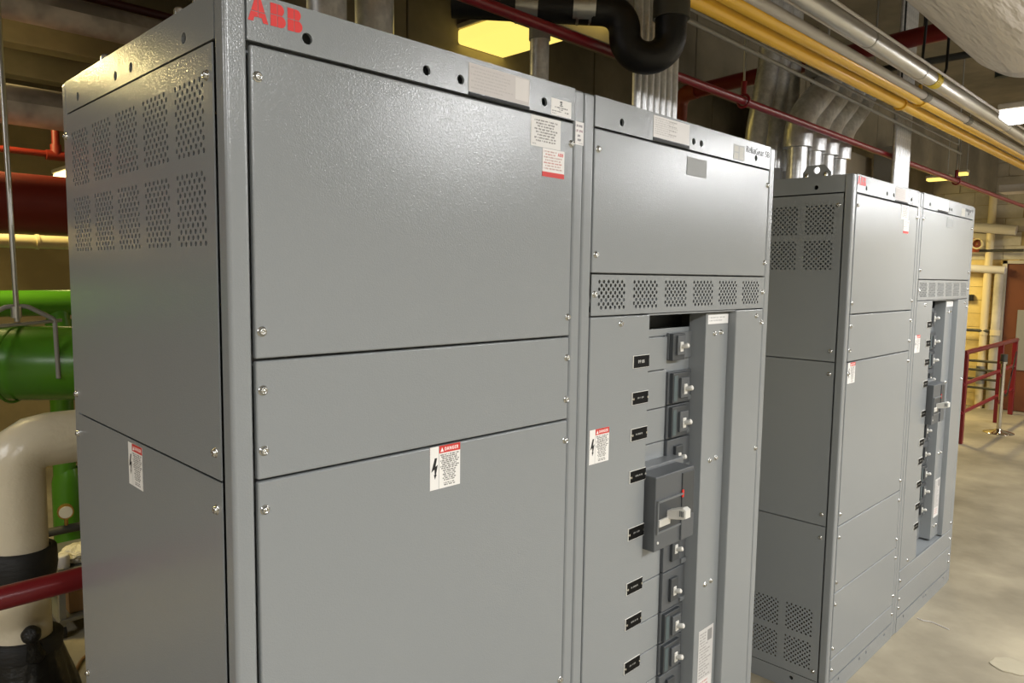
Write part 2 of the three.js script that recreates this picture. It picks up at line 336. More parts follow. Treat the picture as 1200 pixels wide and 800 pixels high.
function makeIncoming(label) {
  const t = thing('switchboard_cabinet', label, 'cabinet', null);
  post(t, 0, 0.0375, -0.036, 0); post(t, W1 - 0.0365, W1 - 0.001, -0.036, 0); post(t, 0, 0.0375, -D, -D + 0.036); post(t, W1 - 0.0365, W1 - 0.001, -D, -D + 0.036);
  closing(t, 0, W1, false, false);
  const [hd] = rails(t, 0.038, W1 - 0.037, [0.143, 0.397, 0.484, 0.734]);
  const lg = part('red_logo', letters(), abbMat, hd); lg.position.set(0.0395, 2.247, 0.0001);
  part('rating_label', plateGeo(0.505, 0.684, 2.223, 2.28, 0, 0.0008), silverLabelMat, hd); part('label_strip', plateGeo(0.505, 0.684, 2.2165, 2.2215, 0, 0.002), mats.dark, hd);
  part('listing_label', plateGeo(0.757, 0.827, 2.2185, 2.2555, 0, 0.0006), smallLabelMat, hd);
  const sx = [0.054, 0.83];
  const p1 = frontPanel(t, 'front_panel', 0.0405, 0.8395, Y2, YP, [2.162, 1.754], sx);
  part('instruction_label', plateGeo(0.691, 0.791, 2.141, 2.2075, 0, 0.0006), textLabelMat, p1);
  part('service_label', plateGeo(0.7305, 0.806, 2.077, 2.14, 0, 0.0007), redLabelMat, p1);
  frontPanel(t, 'front_panel', 0.0405, 0.8395, Y3, Y2, [1.656, 1.554], sx);
  const p3 = frontPanel(t, 'front_panel', 0.0405, 0.8395, Y4, Y3, [1.453, 0.84], sx);
  dangerLabel(p3, 0.409, 1.5015);
  frontPanel(t, 'front_panel', 0.0405, 0.8395, Y5, Y4, [0.737, 0.534], sx);
  frontPanel(t, 'front_panel', 0.0405, 0.8395, Y6, Y5, [0.435, 0.232], sx);
  frontPanel(t, 'kick_panel', 0.0405, 0.8395, YB, Y6, [0.134], sx);
  part('catalogue_label', plateGeo(0.844, 0.8745, 2.163, 2.2165, 0, 0.0006), postLabelMat, t);
  // left side
  part('side_header', sideRail(YP + 0.004, H - 0.001, 2.2415, 0.0095), mats.paint, t); part('side_base', sideRail(0, YB - 0.003, 0.054, 0.009), mats.paint, t);
  const s1 = part('side_cover', sideSheet(Y3, YP, [2.043, 1.893]), mats.paint, t), s2 = part('side_cover', sideSheet(Y4, Y3, []), mats.paint, t), s3 = part('side_cover', sideSheet(YB, Y4, [0.277, 0.125]), mats.paint, t);
  for (const [p, ys] of [[s1, [2.163, 1.55]], [s2, [1.452, 0.838]], [s3, [0.735, 0.124]]]) for (const y of ys) for (const z of [-0.057, -0.85]) screw(p, -0.003, y, z, true);
  const dl = dangerLabel(s2, 0, 0); dl.rotation.y = -Math.PI / 2; dl.position.set(-0.003, 1.494, -0.491);
  for (const z of [-0.12, -0.2, -0.6]) { const b = part('roof_bolt', lathe([[0, 0.016], [0.006, 0.016], [0.009, 0.012], [0.009, 0]], V(0, 0, 0), V(0, 1, 0), 10), mats.screw, t); b.position.set(0.012, H - 0.001, z); }
  return { t, p3 };
}
function toggleGeo(x, y, z, s = 1) {           // stubby tapered lever with a rounded tip, leaning up
  const tip = lathe([[0, 0.024], [0.005, 0.0235], [0.0075, 0.021], [0.0072, 0.012], [0.0055, 0]].map(p => [p[0] * s, p[1] * s]).reverse(), V(x, y - 0.002, z + 0.002), V(0.1, 0.3, 1), 14);
  return merge([bx(x - 0.008 * s, x + 0.008 * s, y - 0.016 * s, y + 0.013 * s, z, z + 0.0045 * s, 0.002), tip]);
}
function breaker(t, y0, y1, kind, zf = -0.058) {
  const b = new THREE.Group(); b.name = 'circuit_breaker'; t.add(b);
  const x0 = 1.392, x1 = 1.522, h = y1 - y0, yc = (y0 + y1) / 2;
  if (kind === 0) {
    part('mounting_plate', bx(x0, x1, y0, y1, -0.08, -0.072), mats.brk3, b);
    part('housing', bx(x0 + 0.002, 1.462, y0 - 0.003, y1 - 0.002, -0.08, zf, 0.002), mats.brk, b);
    part('escutcheon', bx(1.412, 1.455, yc - h * 0.33, yc + h * 0.4, zf, zf + 0.006, 0.0015), mats.brk2, b);
    part('toggle', toggleGeo(1.432, yc, zf + 0.004, 1.05), mats.toggle, b);
  } else if (kind === 1) {
    part('mounting_plate', bx(x0, x1, y0, y1, -0.08, -0.07, 0.001), mats.brk2, b);
    part('housing', bx(x0 + 0.010, x1 - 0.030, y0 + 0.004, y1 - 0.004, -0.08, zf, 0.002), mats.brk, b);
    part('rating_strip', bx(x0 + 0.015, x0 + 0.034, y0 + 0.010, y1 - 0.012, zf, zf + 0.001), mats.teal, b);
    part('escutcheon', bx(1.438, 1.485, yc - h * 0.32, yc + h * 0.3, zf, zf + 0.007, 0.0015), mats.brk2, b);
    part('toggle', toggleGeo(1.461, yc - 0.004, zf + 0.005, 1.1), mats.toggle, b);
    part('corner_cap', bx(x1 - 0.028, x1 - 0.004, y0 + 0.006, y0 + 0.022, -0.07, -0.064, 0.001), mats.brk3, b);
  } else {
    part('housing', bx(x0, x1, y0, y1, -0.08, -0.066, 0.002), mats.brk2, b);
    part('escutcheon', bx(1.428, 1.470, yc - h * 0.3, yc + h * 0.3, -0.066, zf + 0.002, 0.0015), mats.brk, b);
    part('toggle', toggleGeo(1.449, yc - 0.004, zf, 1.0), mats.toggle, b);
    part('corner_cap', bx(x1 - 0.032, x1 - 0.002, y0 + 0.006, y0 + 0.020, -0.066, -0.060, 0.001), mats.brk3, b);
  }
}
function makeFeeder(label) {
  const t = thing('switchboard_cabinet', label, 'cabinet', null), a = W1 + 0.001;
  post(t, a, 0.9165, -0.036, 0); post(t, W - 0.0375, W, -0.036, 0); post(t, a, 0.9165, -D, -D + 0.036); post(t, W - 0.0375, W, -D, -D + 0.036);
  part('backing', [bx(a + 0.03, W - 0.03, 1.765, H - 0.01, -0.2, -0.196), bx(a + 0.03, 1.175, 0.3, 1.76, -0.034, -0.03), bx(1.668, W - 0.03, 0.3, 1.76, -0.034, -0.03), bx(a + 0.03, W - 0.03, 0.02, 0.33, -0.034, -0.03)], mats.paint, t);
  part('roof_plate', bx(a + 0.002, W - 0.002, H - 0.008, H - 0.001, -D + 0.002, -0.008), mats.paint, t);
  part('rear_panel', bx(a + 0.004, W - 0.004, 0.005, H - 0.01, -D + 0.001, -D + 0.006), mats.paint, t);
  part('side_panel', bx(W - 0.007, W - 0.002, 0.01, H - 0.008, -D + 0.036, -0.036), mats.paint, t);
  part('side_sheet', bx(a + 0.003, a + 0.006, 0.01, H - 0.01, -D + 0.036, -0.036), mats.paint, t);
  const [hd] = rails(t, 0.918, W - 0.038, [1.027, 1.373, 1.415, 1.757]);
  part('rating_label', plateGeo(1.167, 1.347, 2.227, 2.2835, 0, 0.0008), whiteLabelMat, hd); part('label_strip', plateGeo(1.167, 1.347, 2.217, 2.225, 0, 0.002), mats.dark, hd);
  part('clear_sticker', plateGeo(1.606, 1.679, 2.2205, 2.2675, 0, 0.0005), stickerMat, hd);
  const wd = part('product_name', word('ReliaGear SB', 0.16, 0.0205), wordMat, hd); wd.position.set(1.690, 2.2525, 0.0); wd.userData.label = 'thin dark lettering on the header';
  const p1 = frontPanel(t, 'front_panel', 0.9175, 1.857, V1, 2.2143, [2.163, 1.906], [0.933, 1.846]);
  part('blank_plaque', plateGeo(1.34, 1.448, 2.145, 2.1955, 0, 0.0012), mats.plaque, p1);
  const holes = []; for (let i = 0; i < 6; i++) holes.push(...block(0.946 + i * 0.1512, 1.7685, 8, 0.0192, 0.0094, 0.0048, 9));
  const vent = part('vent_panel', sheet(0.9175 + G4, 1.857 - G4, V2 + G4, V1 - G4, 0.002, holes), mats.paint, t);
  for (const x of [0.931, 1.843]) screw(vent, x, 1.8075);
  // left cover with engraved nameplates
  const cv = frontPanel(t, 'breaker_cover', 0.9175, 1.182, 0.338, V2, [], []);
  screw(cv, 1.046, 1.73); screw(cv, 1.035, 0.366);
  dangerLabel(cv, 0.926, 1.4625);
  [1.641, 1.541, 1.441, 1.324, 1.163, 1.007, 0.905, 0.777, 0.655, 0.545].forEach((y, i) => {
    const n = new THREE.Group(); n.name = 'nameplate'; cv.add(n);
    part('core', bx(1.1035, 1.1795, y - 0.0345, y, 0, 0.0022), mats.toggle, n); n.children[0].name = 'plate_core';
    part('engraved_face', plateGeo(1.106, 1.1785, y - 0.0335, y - 0.0012, 0.0021, 0.0028), namePlates[i ? 1 + i % 3 : 0], n);
    if (i) for (const x of [1.109, 1.1755]) part('rivet', cyl(V(x, y - 0.018, 0.002), V(x, y - 0.018, 0.0042), 0.0035, 8), mats.screw, n);
  });
  // recess: rear plate, lid, sill, filler plates
  part('recess_liner', [bx(1.176, 1.672, 0.33, 1.69, -0.092, -0.088), bx(1.176, 1.672, 1.747, 1.751, -0.2, -0.006), bx(1.176, 1.672, 1.686, 1.69, -0.2, -0.09), bx(1.176, 1.672, 1.68, 1.76, -0.204, -0.2), bx(1.668, 1.672, 1.68, 1.76, -0.2, -0.08), bx(1.176, 1.67, 0.328, 0.336, -0.09, -0.003), bx(1.17, 1.174, 0.33, 1.76, -0.09, -0.014)], mats.paint, t);
  const ed = [1.70, 1.675, 1.574, 1.458, 1.354, 1.245, 1.1, 0.928, 0.80, 0.698, 0.594, 0.49, 0.40];
  for (let i = 0; i + 1 < ed.length; i++) part('filler_plate', bx(1.178, i ? 1.3895 : 1.523, ed[i + 1] + 0.0015, ed[i] - 0.0015, -0.088, i ? -0.076 : -0.082, 0.0015), mats.paint, t);
  part('bus_cover', bx(1.385, 1.526, 0.345, 1.685, -0.088, -0.083), mats.paint, t);
  for (const [y1, y0, k] of [[1.684, 1.603, 0], [1.565, 1.464, 1], [1.460, 1.357, 1], [1.353, 1.247, 2], [1.075, 0.934, 2], [0.930, 0.806, 2], [0.800, 0.702, 1], [0.696, 0.598, 1], [0.592, 0.49, 2]]) breaker(t, y0, y1, k);
  // trim channel right of the breakers
  const tr = part('trim_channel', bx(1.526, 1.6675, 0.346, 1.744, -0.086, -0.025, 0.003), mats.paint, t);
  for (const y of [1.68, 1.27, 0.856, 0.42]) for (const x of [1.578, 1.618]) screw(tr, x, y - (x > 1.6 ? 0 : 0.002), -0.025);
  part('white_tag', plateGeo(1.536, 1.662, 1.708, 1.737, -0.025, -0.0242), whiteTagMat, tr);
  part('wiring_label', plateGeo(1.555, 1.648, 0.47, 0.70, -0.025, -0.0243), trimLabelMat, tr);
  const rp = frontPanel(t, 'front_panel', 1.669, 1.857, 0.338, V2, [], []);
  part('return_flange', bx(1.6705, 1.6735, 0.342, V2 - 0.004, -0.084, -0.003), mats.paint, rp);
  screw(rp, 1.806, 1.728); screw(rp, 1.8435, 1.7055); screw(rp, 1.8435, 1.27); screw(rp, 1.8435, 0.38);
  const k1 = frontPanel(t, 'front_panel', 0.9175, 1.857, 0.229, 0.338, [0.283], [0.931, 1.843]), k2 = frontPanel(t, 'kick_panel', 0.9175, 1.857, YB, 0.229, [0.183, 0.135], [0.931, 1.843]);
  // main breaker standing proud of the recess
  const m = new THREE.Group(); m.name = 'main_breaker'; t.add(m);
  part('housing', bx(1.190, 1.391, 1.081, 1.296, -0.07, 0.030, 0.003), mats.brk2, m);
  part('flange', bx(1.19, 1.43, 1.07, 1.305, -0.08, -0.03, 0.003), mats.brk3, m);
  part('trip_unit', bx(1.325, 1.389, 1.15, 1.285, 0.028, 0.0335, 0.001), mats.brk, m);
  part('trip_cover', bx(1.322, 1.389, 1.085, 1.155, 0.028, 0.036, 0.002), mats.brk2, m);
  part('handle_frame', [bx(1.198, 1.325, 1.222, 1.228, 0.03, 0.037), bx(1.198, 1.325, 1.132, 1.137, 0.03, 0.034), bx(1.196, 1.201, 1.132, 1.228, 0.03, 0.036)], mats.brk3, m);
  part('handle_slot', bx(1.2, 1.322, 1.136, 1.223, 0.0295, 0.0312), mats.brk, m);
  {
    const s = new THREE.Shape(); s.moveTo(0, -0.016); s.lineTo(0.05, -0.006); s.lineTo(0.058, -0.002); s.lineTo(0.058, 0.018); s.lineTo(0.05, 0.022); s.lineTo(0, 0.004); s.closePath();
    const g = new THREE.ExtrudeGeometry(s, { depth: 0.022, bevelEnabled: true, bevelSize: 0.003, bevelThickness: 0.003, bevelSegments: 2 });
    g.rotateY(-Math.PI / 2); g.translate(1.275, 1.183, 0.03); part('lever', [uvBox(g), bx(1.206, 1.262, 1.15, 1.172, 0.03, 0.036, 0.002)], mats.toggle, m);
    part('lever_mark', [0, 1, 2].map(i => bx(1.248, 1.2505, 1.183, 1.199, 0.072 + i * 0.005, 0.0745 + i * 0.005)), mats.brk3, m);
  }
  part('red_flag', bx(1.322, 1.331, 1.214, 1.236, 0.033, 0.0355), abbMat, m);
  part('indicator', cyl(V(1.207, 1.105, 0.029), V(1.207, 1.105, 0.032), 0.004, 10), mats.toggle, m);
  return t;
}
const A1 = makeIncoming('nearest tall grey cabinet, red logo at its top left corner and vented side facing us');
part('rear_bumper', bx(-0.012, 0.012, 0.28, 0.36, -D - 0.03, -D - 0.0005, 0.004), mats.black, A1.t);
const A2 = makeFeeder('grey breaker cabinet joined to the right of the nearest logo cabinet');
const copyOf = (src, label) => { const c = src.clone(); c.name = numbered('switchboard_cabinet'); c.userData = { ...src.userData, label }; scene.add(c); c.position.set(2.6347, 0, -0.0077); c.rotation.y = -0.523 * Math.PI / 180; return c; };
const B1 = copyOf(A1.t, 'farther grey cabinet with the small red logo, its vented side facing the gap');
B1.remove(B1.children.find(o => o.name === 'rear_bumper'));
lug(B1, 0.012, H - 0.002, -0.16, 'z');
B1.traverse(o => { if (o.name === 'instruction_label' || o.name === 'service_label') o.position.x -= 0.09; if (o.name === 'danger_label' && o.position.x > 0.3) { o.position.x = 0.05; o.position.y = 1.5; } });
const B2 = copyOf(A2, 'farthest grey breaker cabinet, at the right end beside the open floor');
B2.traverse(o => { if (o.name === 'danger_label') { o.position.y = 1.575; o.position.x = 0.924; } });

// ---------- conduits standing on the cabinet roofs ----------
const TOP = H - 0.001;
[[0.52, -0.56, 0.05], [0.665, -0.56, 0.052]].forEach(([x, z, r], i) => {
  const o = thing('rigid_conduit', i ? 'second fat steel conduit on the nearest cabinet roof, right of the first' : 'first fat steel conduit on the nearest cabinet roof, right of the red logo', 'conduit', 'fat conduits on the nearest roof');
  part('pipe', cyl(V(x, TOP, z), V(x, 3.73, z), r, 28), mats.galv, o); part('locknut', cyl(V(x, TOP, z), V(x, TOP + 0.03, z), r + 0.012, 12), mats.steel, o);
});
{
  const o = thing('rigid_conduit', 'single upright steel conduit with a coupling, in front of the yellow light', 'conduit');
  part('pipe', cyl(V(1.254, TOP, -0.5), V(1.254, 3.73, -0.5), 0.0305, 24), mats.galv, o); part('coupling', cyl(V(1.254, 2.60, -0.5), V(1.254, 2.72, -0.5), 0.0345, 24), mats.galvBox, o); part('locknut', cyl(V(1.254, TOP, -0.5), V(1.254, TOP + 0.02, -0.5), 0.042, 10), mats.steel, o);
}
for (const [bxx, n, where, grp] of [[1.566, 7, 'thin steel tube in the bundle behind the black trap', 'tubes of the bundle behind the trap'], [4.19, 7, 'thin steel tube in the bundle on the farther cabinet roof', 'tubes of the bundle on the farther roof']])
  for (let i = 0; i < n; i++) {
    const x = bxx + 0.012 + i * 0.0375, o = thing('steel_tube', ['first', 'second', 'third', 'fourth', 'fifth', 'sixth', 'seventh'][i] + ' ' + where + ', from the left', 'conduit', grp);
    part('tube', cyl(V(x, TOP, -0.35), V(x, 3.73, -0.35), 0.0155, 16), mats.galv, o);
    part('connector', cyl(V(x, TOP, -0.35), V(x, TOP + 0.035, -0.35), 0.0175, 12), mats.steel, o);
  }
[[3.2, -0.5], [3.377, -0.5], [3.544, -0.5], [3.721, -0.5], [3.18, -0.72], [3.37, -0.72], [3.53, -0.72]].forEach(([x, z], i) => {
  const front = z > -0.6, o = thing('bent_conduit', (front ? ['leftmost', 'second', 'third', 'rightmost'][i] + ' fat bent steel conduit of the front row, behind the lifting lug' : ['leftmost', 'middle', 'rightmost'][i - 4] + ' fat bent steel conduit of the rear row, over the nearer cabinet end'), 'conduit', front ? 'front row of bent conduits' : 'rear row of bent conduits');
  if (front) {
    part('nipple', cyl(V(x, TOP, z), V(x, 2.58, z), 0.049, 24), mats.galv, o);
    part('pipe', tube([V(x, 2.52, z), V(x, 2.66, z), V(x + 0.29, 2.86, z), V(x + 0.36, 2.935, z)], 0.07, 0.3, 50, 24), mats.galv, o);
  } else {
    part('pipe', tube([V(x, TOP, z), V(x, 2.6, z), V(x + [0.12, 0.06, 0.03][i - 4], 3.0, z), V(x + [0.12, 0.06, 0.03][i - 4], 3.74, z)], 0.056, 0.6, 50, 24), mats.galv, o);
    part('coupling', cyl(V(x, TOP + 0.06, z), V(x, TOP + 0.16, z), 0.064, 20), mats.galvBox, o);
  }
});
{
  const o = thing('wireway', 'galvanised wireway behind the yellow pipes where the bent conduits end', 'trunking');
  part('trough', bx(3.47, 4.3, 2.93, 3.01, -0.6, -0.4, 0.006), mats.galvBox, o);
  for (const x of [3.52, 4.22]) part('hanger_rod', cyl(V(x, 3.0, -0.5), V(x, 3.745, -0.5), 0.006, 8), mats.steel, o);
}
single('roof_adapter', cyl(V(4.36, TOP, -0.6), V(4.36, TOP + 0.03, -0.6), 0.05, 16), mats.steel, 'short round steel fitting on the farther roof behind the tube bundle', 'fitting');

// ---------- overhead pipes along the aisle ----------
{
  const o = thing('red_pipe', 'slim dark red pipe on ring hangers crossing above both cabinet groups', 'pipe');
  part('pipe', cyl(V(-4.59, 2.6, -0.4), V(11.99, 2.6, -0.4), 0.0165, 18), mats.redPipe, o);
  for (const x of [2.42, 5.75]) {
    part('ring_hanger', merge([(() => { const g = new THREE.TorusGeometry(0.026, 0.006, 8, 20); g.rotateY(Math.PI / 2); g.translate(x, 2.6, -0.4); return g; })(), cyl(V(x, 2.625, -0.4), V(x, 2.68, -0.4), 0.012, 8)]), mats.redPipe, o);
    part('rod', cyl(V(x, 2.67, -0.4), V(x, 3.74, -0.4), 0.005, 8), mats.steel, o);
  }
}
const aisle = (zAt, xAt, slope, y) => x => V(x, y, zAt + slope * (x - xAt));     // the run is a degree out of line with the cabinets
const yLo = aisle(-0.185, 2.0, 0.0175, 2.76), yHi = aisle(-0.102, 1.85, 0.0205, 2.762), pale = aisle(-0.057, 1.9, 0.0163, 2.768), silver = aisle(0.082, 2.3, 0.0145, 2.76), sLow = aisle(0.036, 2.3, 0.0145, 2.762), sUp = aisle(0.139, 2.3, 0.0145, 2.762);
[[yLo, 0.027], [yHi, 0.0255]].forEach(([f, r], i) => {
  const o = thing('yellow_pipe', i ? 'upper yellow pipe of the pair under the ceiling, next to the pale pipe' : 'lower yellow pipe of the pair under the ceiling, nearest the cabinets', 'pipe', 'pair of yellow pipes');
  part('pipe', cyl(f(-4.59), f(11.99), r, 24), mats.yellow, o);
  for (const x of [3.62, 8.2]) { const p = f(x), g = new THREE.TorusGeometry(r + 0.004, 0.005, 8, 20); g.rotateY(Math.PI / 2); g.translate(p.x, p.y, p.z); part('clamp', [g, bx(x - 0.012, x + 0.012, p.y + r, p.y + r + 0.05, p.z - 0.006, p.z + 0.006)], mats.yellow, o); part('rod', cyl(V(x, p.y + r + 0.04, p.z), V(x, 3.74, p.z), 0.005, 8), mats.dark, o); }
});
{
  const o = thing('pale_pipe', 'pale grey pipe running right beside the upper yellow pipe', 'pipe'); part('pipe', cyl(pale(-4.59), pale(11.99), 0.019, 18), mats.whiteCond, o);
  for (const x of [3.55, 4.3, 7.4]) part('coupling', cyl(pale(x), pale(x + 0.07), 0.0225, 18), mats.galvBox, o);
}
{
  const o = thing('jacketed_pipe', 'silver jacketed pipe with black strap and yellow tape, under the ceiling', 'pipe');
  part('jacket', cyl(silver(-4.59), silver(11.99), 0.032, 28), mats.jacket, o);
  for (const x of [1.6, 2.45, 3.05, 4.6, 6, 7.4]) part('band', cyl(silver(x), silver(x + 0.012), 0.0335, 24), mats.steel, o);
  part('yellow_tape', cyl(silver(3.2), silver(3.27), 0.0348, 24), mats.tape, o);
}
{
  const c = silver(3.235);
  single('hanging_strap', tube([V(3.235, 3.74, c.z), V(3.2, 3.05, c.z - 0.03), V(3.215, 2.79, c.z - 0.046), V(3.235, 2.717, c.z), V(3.255, 2.79, c.z + 0.046), V(3.29, 3.05, c.z + 0.04), V(3.31, 3.74, c.z)], 0.006, 0.05, 80, 8), mats.black, 'black strap looped under the silver pipe at the yellow tape', 'strap');
}
single('slim_conduit', cyl(sLow(-4.59), sLow(11.99), 0.0105, 12), mats.whiteCond, 'slim white conduit just below the silver jacketed pipe', 'conduit');
single('slim_conduit', cyl(sUp(-4.59), sUp(11.99), 0.0058, 12), mats.whiteCond, 'slimmest white line just above the silver jacketed pipe', 'conduit');
single('dark_rod', cyl(V(1.62, 2.75, -0.294), V(5.43, 2.75, -0.305), 0.0085, 12), mats.galvBox, 'thin dark conduit slanting below the yellow pipes', 'conduit');
single('dark_rod', cyl(V(1.2, 2.77, -0.262), V(5.15, 2.77, -0.256), 0.006, 12), mats.galvBox, 'thinner dark conduit just above the slanting one', 'conduit');
{
  const o = thing('insulated_pipe', 'huge white insulated pipe at the top right corner, wrinkled jacket', 'pipe');
  part('insulation', (() => { const g = lathe([[0, -0.0], [0.13, 0], [0.2, 0.05], [0.235, 0.14], [0.25, 0.3], [0.25, 7.62], [0, 7.62]], V(0, 0, 0), V(-1, 0, 0), 64); const uv = g.attributes.uv; for (let i = 0; i < uv.count; i++) uv.setXY(i, uv.getX(i) * 1.57, uv.getY(i) * 8); g.scale(1, 0.88, 0.88); g.translate(3.05, 2.838, 0.533); return g; })(), mats.insul, o);
  part('bare_pipe', cyl(V(3.0, 2.838, 0.533), V(11.99, 2.838, 0.533), 0.095, 28), mats.redMain, o);
  part('flange', [cyl(V(3.14, 2.838, 0.533), V(3.17, 2.838, 0.533), 0.15, 28), cyl(V(3.18, 2.838, 0.533), V(3.21, 2.838, 0.533), 0.15, 28)], mats.redMain, o);
}
{
  const o = thing('red_main', 'dark red sprinkler main crossing overhead toward the huge white pipe', 'pipe');
  part('pipe', tube([V(3.83, 2.2, -1.6), V(3.83, 3.07, -1.6), V(3.59, 3.07, -0.067), V(3.2, 3.07, 5.19)], 0.045, 0.07, 80, 20), mats.redMain, o);
  part('elbow_fitting', tube([V(3.83, 2.3, -1.6), V(3.83, 3.07, -1.6), V(3.80, 3.07, -1.45)], 0.052, 0.08, 40, 20), mats.rust, o);
  part('collar', cyl(V(3.83, 2.8, -1.6), V(3.83, 2.85, -1.6), 0.062, 20), mats.rust, o);
}
// black trap
{
  const o = thing('drain_trap', 'black cast iron drain trap bend hanging above the breaker cabinet', 'pipe');
  const L = V(1.432, 0, -0.297), R = V(1.533, 0, -0.195), u = R.clone().sub(L).normalize(), at = (s, y) => V(1.4825, y, -0.246).addScaledVector(u, s);
  const pts = [at(-0.62, 2.71), at(-0.073, 2.69), at(-0.073, 2.545), at(0.073, 2.545), at(0.073, 2.71)];
  part('bend', tube(pts, 0.05, 0.071, 90, 24), mats.iron, o);
  const axis = u;
  for (const s of [-0.24, -0.42]) part('coupling_band', [cyl(at(s, 2.70), at(s + 0.07, 2.698), 0.0535, 24), cyl(at(s + 0.01, 2.70), at(s + 0.018, 2.70), 0.056, 24), cyl(at(s + 0.05, 2.70), at(s + 0.058, 2.70), 0.056, 24)], mats.steel, o);
  part('hub', cyl(at(0.073, 2.665), at(0.073, 2.722), 0.058, 24), mats.darkPipe, o);
}

// ---------- lamps ----------
function area(x, y, z, w, h, tx, ty, tz, color, nits) {
  const l = new THREE.RectAreaLight(color, nits, w, h); l.position.set(x, y, z); l.name = numbered('lamp_glow'); scene.add(l); l.lookAt(x + tx, y + ty, z + tz);
}
function fixture(label, x0, x1, z0, z1, y, nits, color, eye, group, sides = [], lens = 0.085, tint = 0xffffff) {   // surface lens lit from within; sides: directions in which the wrap of the lens shines too
  const o = thing('ceiling_light', label, 'light', group), xc = (x0 + x1) / 2, zc = (z0 + z1) / 2;
  const g = M(tint, 0.5, { emissive: color, emissiveIntensity: eye });
  part('housing', bx(x0, x1, y + lens + 0.005, y + lens + 0.035, z0, z1, 0.008), mats.wallWhite, o);
  part('light_diffuser', bx(x0 + 0.008, x1 - 0.008, y + 0.005, y + lens + 0.005, z0 + 0.008, z1 - 0.008, lens * 0.22), g, o);
  for (const k of y < 2.7 && y > 2.6 ? [0.5, 0.9] : [0.15, 0.85]) part('hanger_rod', cyl(V(xc, y + lens + 0.03, z0 + (z1 - z0) * k), V(xc, 3.74, z0 + (z1 - z0) * k), 0.004, 8), mats.steel, o);
  area(xc, y, zc, x1 - x0 - 0.02, z1 - z0 - 0.02, 0, -1, 0, color, nits);
  for (const d of sides) area(xc, y + 0.047, d > 0 ? z1 + 0.004 : z0 - 0.004, x1 - x0 - 0.02, 0.075, 0, 0, d, color, nits * 0.22);
  return o;
}
for (const x of [-2.45, 0.35, 3.15, 5.95, 8.75, 11]) fixture('white ceiling light over the aisle behind the viewer', x - 0.6, x + 0.6, 2.7, 3.0, 3.0, AISLE_NITS, WHITE_LAMP, 6, 'aisle ceiling lights', [-1, 1]);
fixture('glowing yellow ceiling light behind the nearest cabinets', 2.4, 2.8, -2.75, -1.3, 3.2, 0.95, LENS_YELLOW, 0.9, null, [], 0.085, 0xd8b860);
fixture('warm ceiling light over the pipe bay, out of sight to the left', -0.5, 0.1, -3.5, -3.2, 2.95, BACK_NITS, WARM_LAMP, 6, null, [-1, 1]);
fixture('white ceiling light in the side passage, out of sight to the left', -3.3, -3.0, -1.6, -0.4, 3.0, AISLE_NITS * 0.7, WHITE_LAMP, 6);
fixture('bright white light under the big pipe at the right edge', 3.68, 3.9, 0.26, 1.4, 2.63, END_NITS, WHITE_LAMP, 8, null, [], 0.04);
fixture('yellow light seen over the red pipe at the far left', 1.06, 1.4, -5.5, -4.9, 2.5, 5, WARM_LAMP, 4);
fixture('long yellow tube light above the far end of the farthest cabinet', 8.94, 9.06, -1.5, -1.25, 3.0, 1.2, LENS_YELLOW, 1.1, null, [], 0.03, 0xd8b860);
fixture('short yellow tube light beside the red pipe hanger far back', 8.94, 9.06, -1.19, -1.08, 3.04, 1.2, LENS_YELLOW, 1.1, null, [], 0.03, 0xd8b860);
fixture('warm ceiling light over the pit behind the cabinets', 9.9, 11.1, -2.75, -2.45, 2.75, BACK_NITS, WARM_LAMP, 3, null, [1]);

// ---------- left: pipework behind the cabinets ----------
{
  const o = thing('white_pipe', 'thick cream white pipe with an elbow, standing left of the nearest cabinet', 'pipe');
  part('pipe', tube([V(0.072, 0.12, -2.0), V(0.072, 1.212, -2.0), V(1.5, 1.212, -2.0)], 0.1, 0.104, 60, 32), mats.whitePipe, o);
  part('rubber_sleeve', (() => { const g = lathe([[0.1, -0.07], [0.122, -0.065], [0.128, 0], [0.122, 0.065], [0.1, 0.07]], V(0, 0, 0), V(0.06, 1, 0.02), 32); g.translate(0.072, 0.755, -2.0); return g; })(), mats.rubber, o);
  part('lower_sleeve', (() => { const g = lathe([[0.1, -0.06], [0.13, -0.055], [0.134, 0.04], [0.1, 0.05]], V(0, 0, 0), V(0.06, 1, 0.02), 32); g.translate(0.072, 0.44, -2.0); return g; })(), mats.rubber, o);
  part('base', lathe([[0, 0], [0.15, 0], [0.15, 0.02], [0.1, 0.03], [0.1, 0.13], [0, 0.13]], V(0.072, 0, -2.0)), mats.darkPipe, o);
}
{
  // black plastic gathered round the foot of the white pipe
  const prof = [[0.104, 0.47], [0.118, 0.475], [0.128, 0.455], [0.132, 0.42], [0.15, 0.36], [0.176, 0.27], [0.19, 0.17], [0.2, 0.07], [0.205, 0.0]];
  const g = lathe(prof.map(p => p), V(0, 0, 0), V(0, 1, 0), 96), p = g.attributes.position;
  for (let i = 0; i < p.count; i++) { const x = p.getX(i), y = p.getY(i), z = p.getZ(i), a = Math.atan2(z, x), k = 1 + (0.5 - y) * (0.1 * Math.sin(a * 5 + y * 6) + 0.07 * Math.sin(a * 11 - y * 9 + 1) + 0.04 * Math.sin(a * 23 + y * 15)); p.setXYZ(i, x * k, y, z * k); }
  g.computeVertexNormals();
  const o = thing('black_wrap', 'black plastic sheeting tied round the foot of the white pipe', 'wrap', null, V(0.072, 0, -2.0));
  part('sheeting', g, mats.bag, o);
  part('tied_knot', lathe([[0, 0.07], [0.02, 0.068], [0.032, 0.05], [0.03, 0.03], [0.018, 0.01], [0.022, -0.02], [0.036, -0.06], [0.02, -0.09]].reverse(), V(0.008, 0.5, 0.135), V(-0.15, 1, 0.35), 20), mats.bag, o);
}
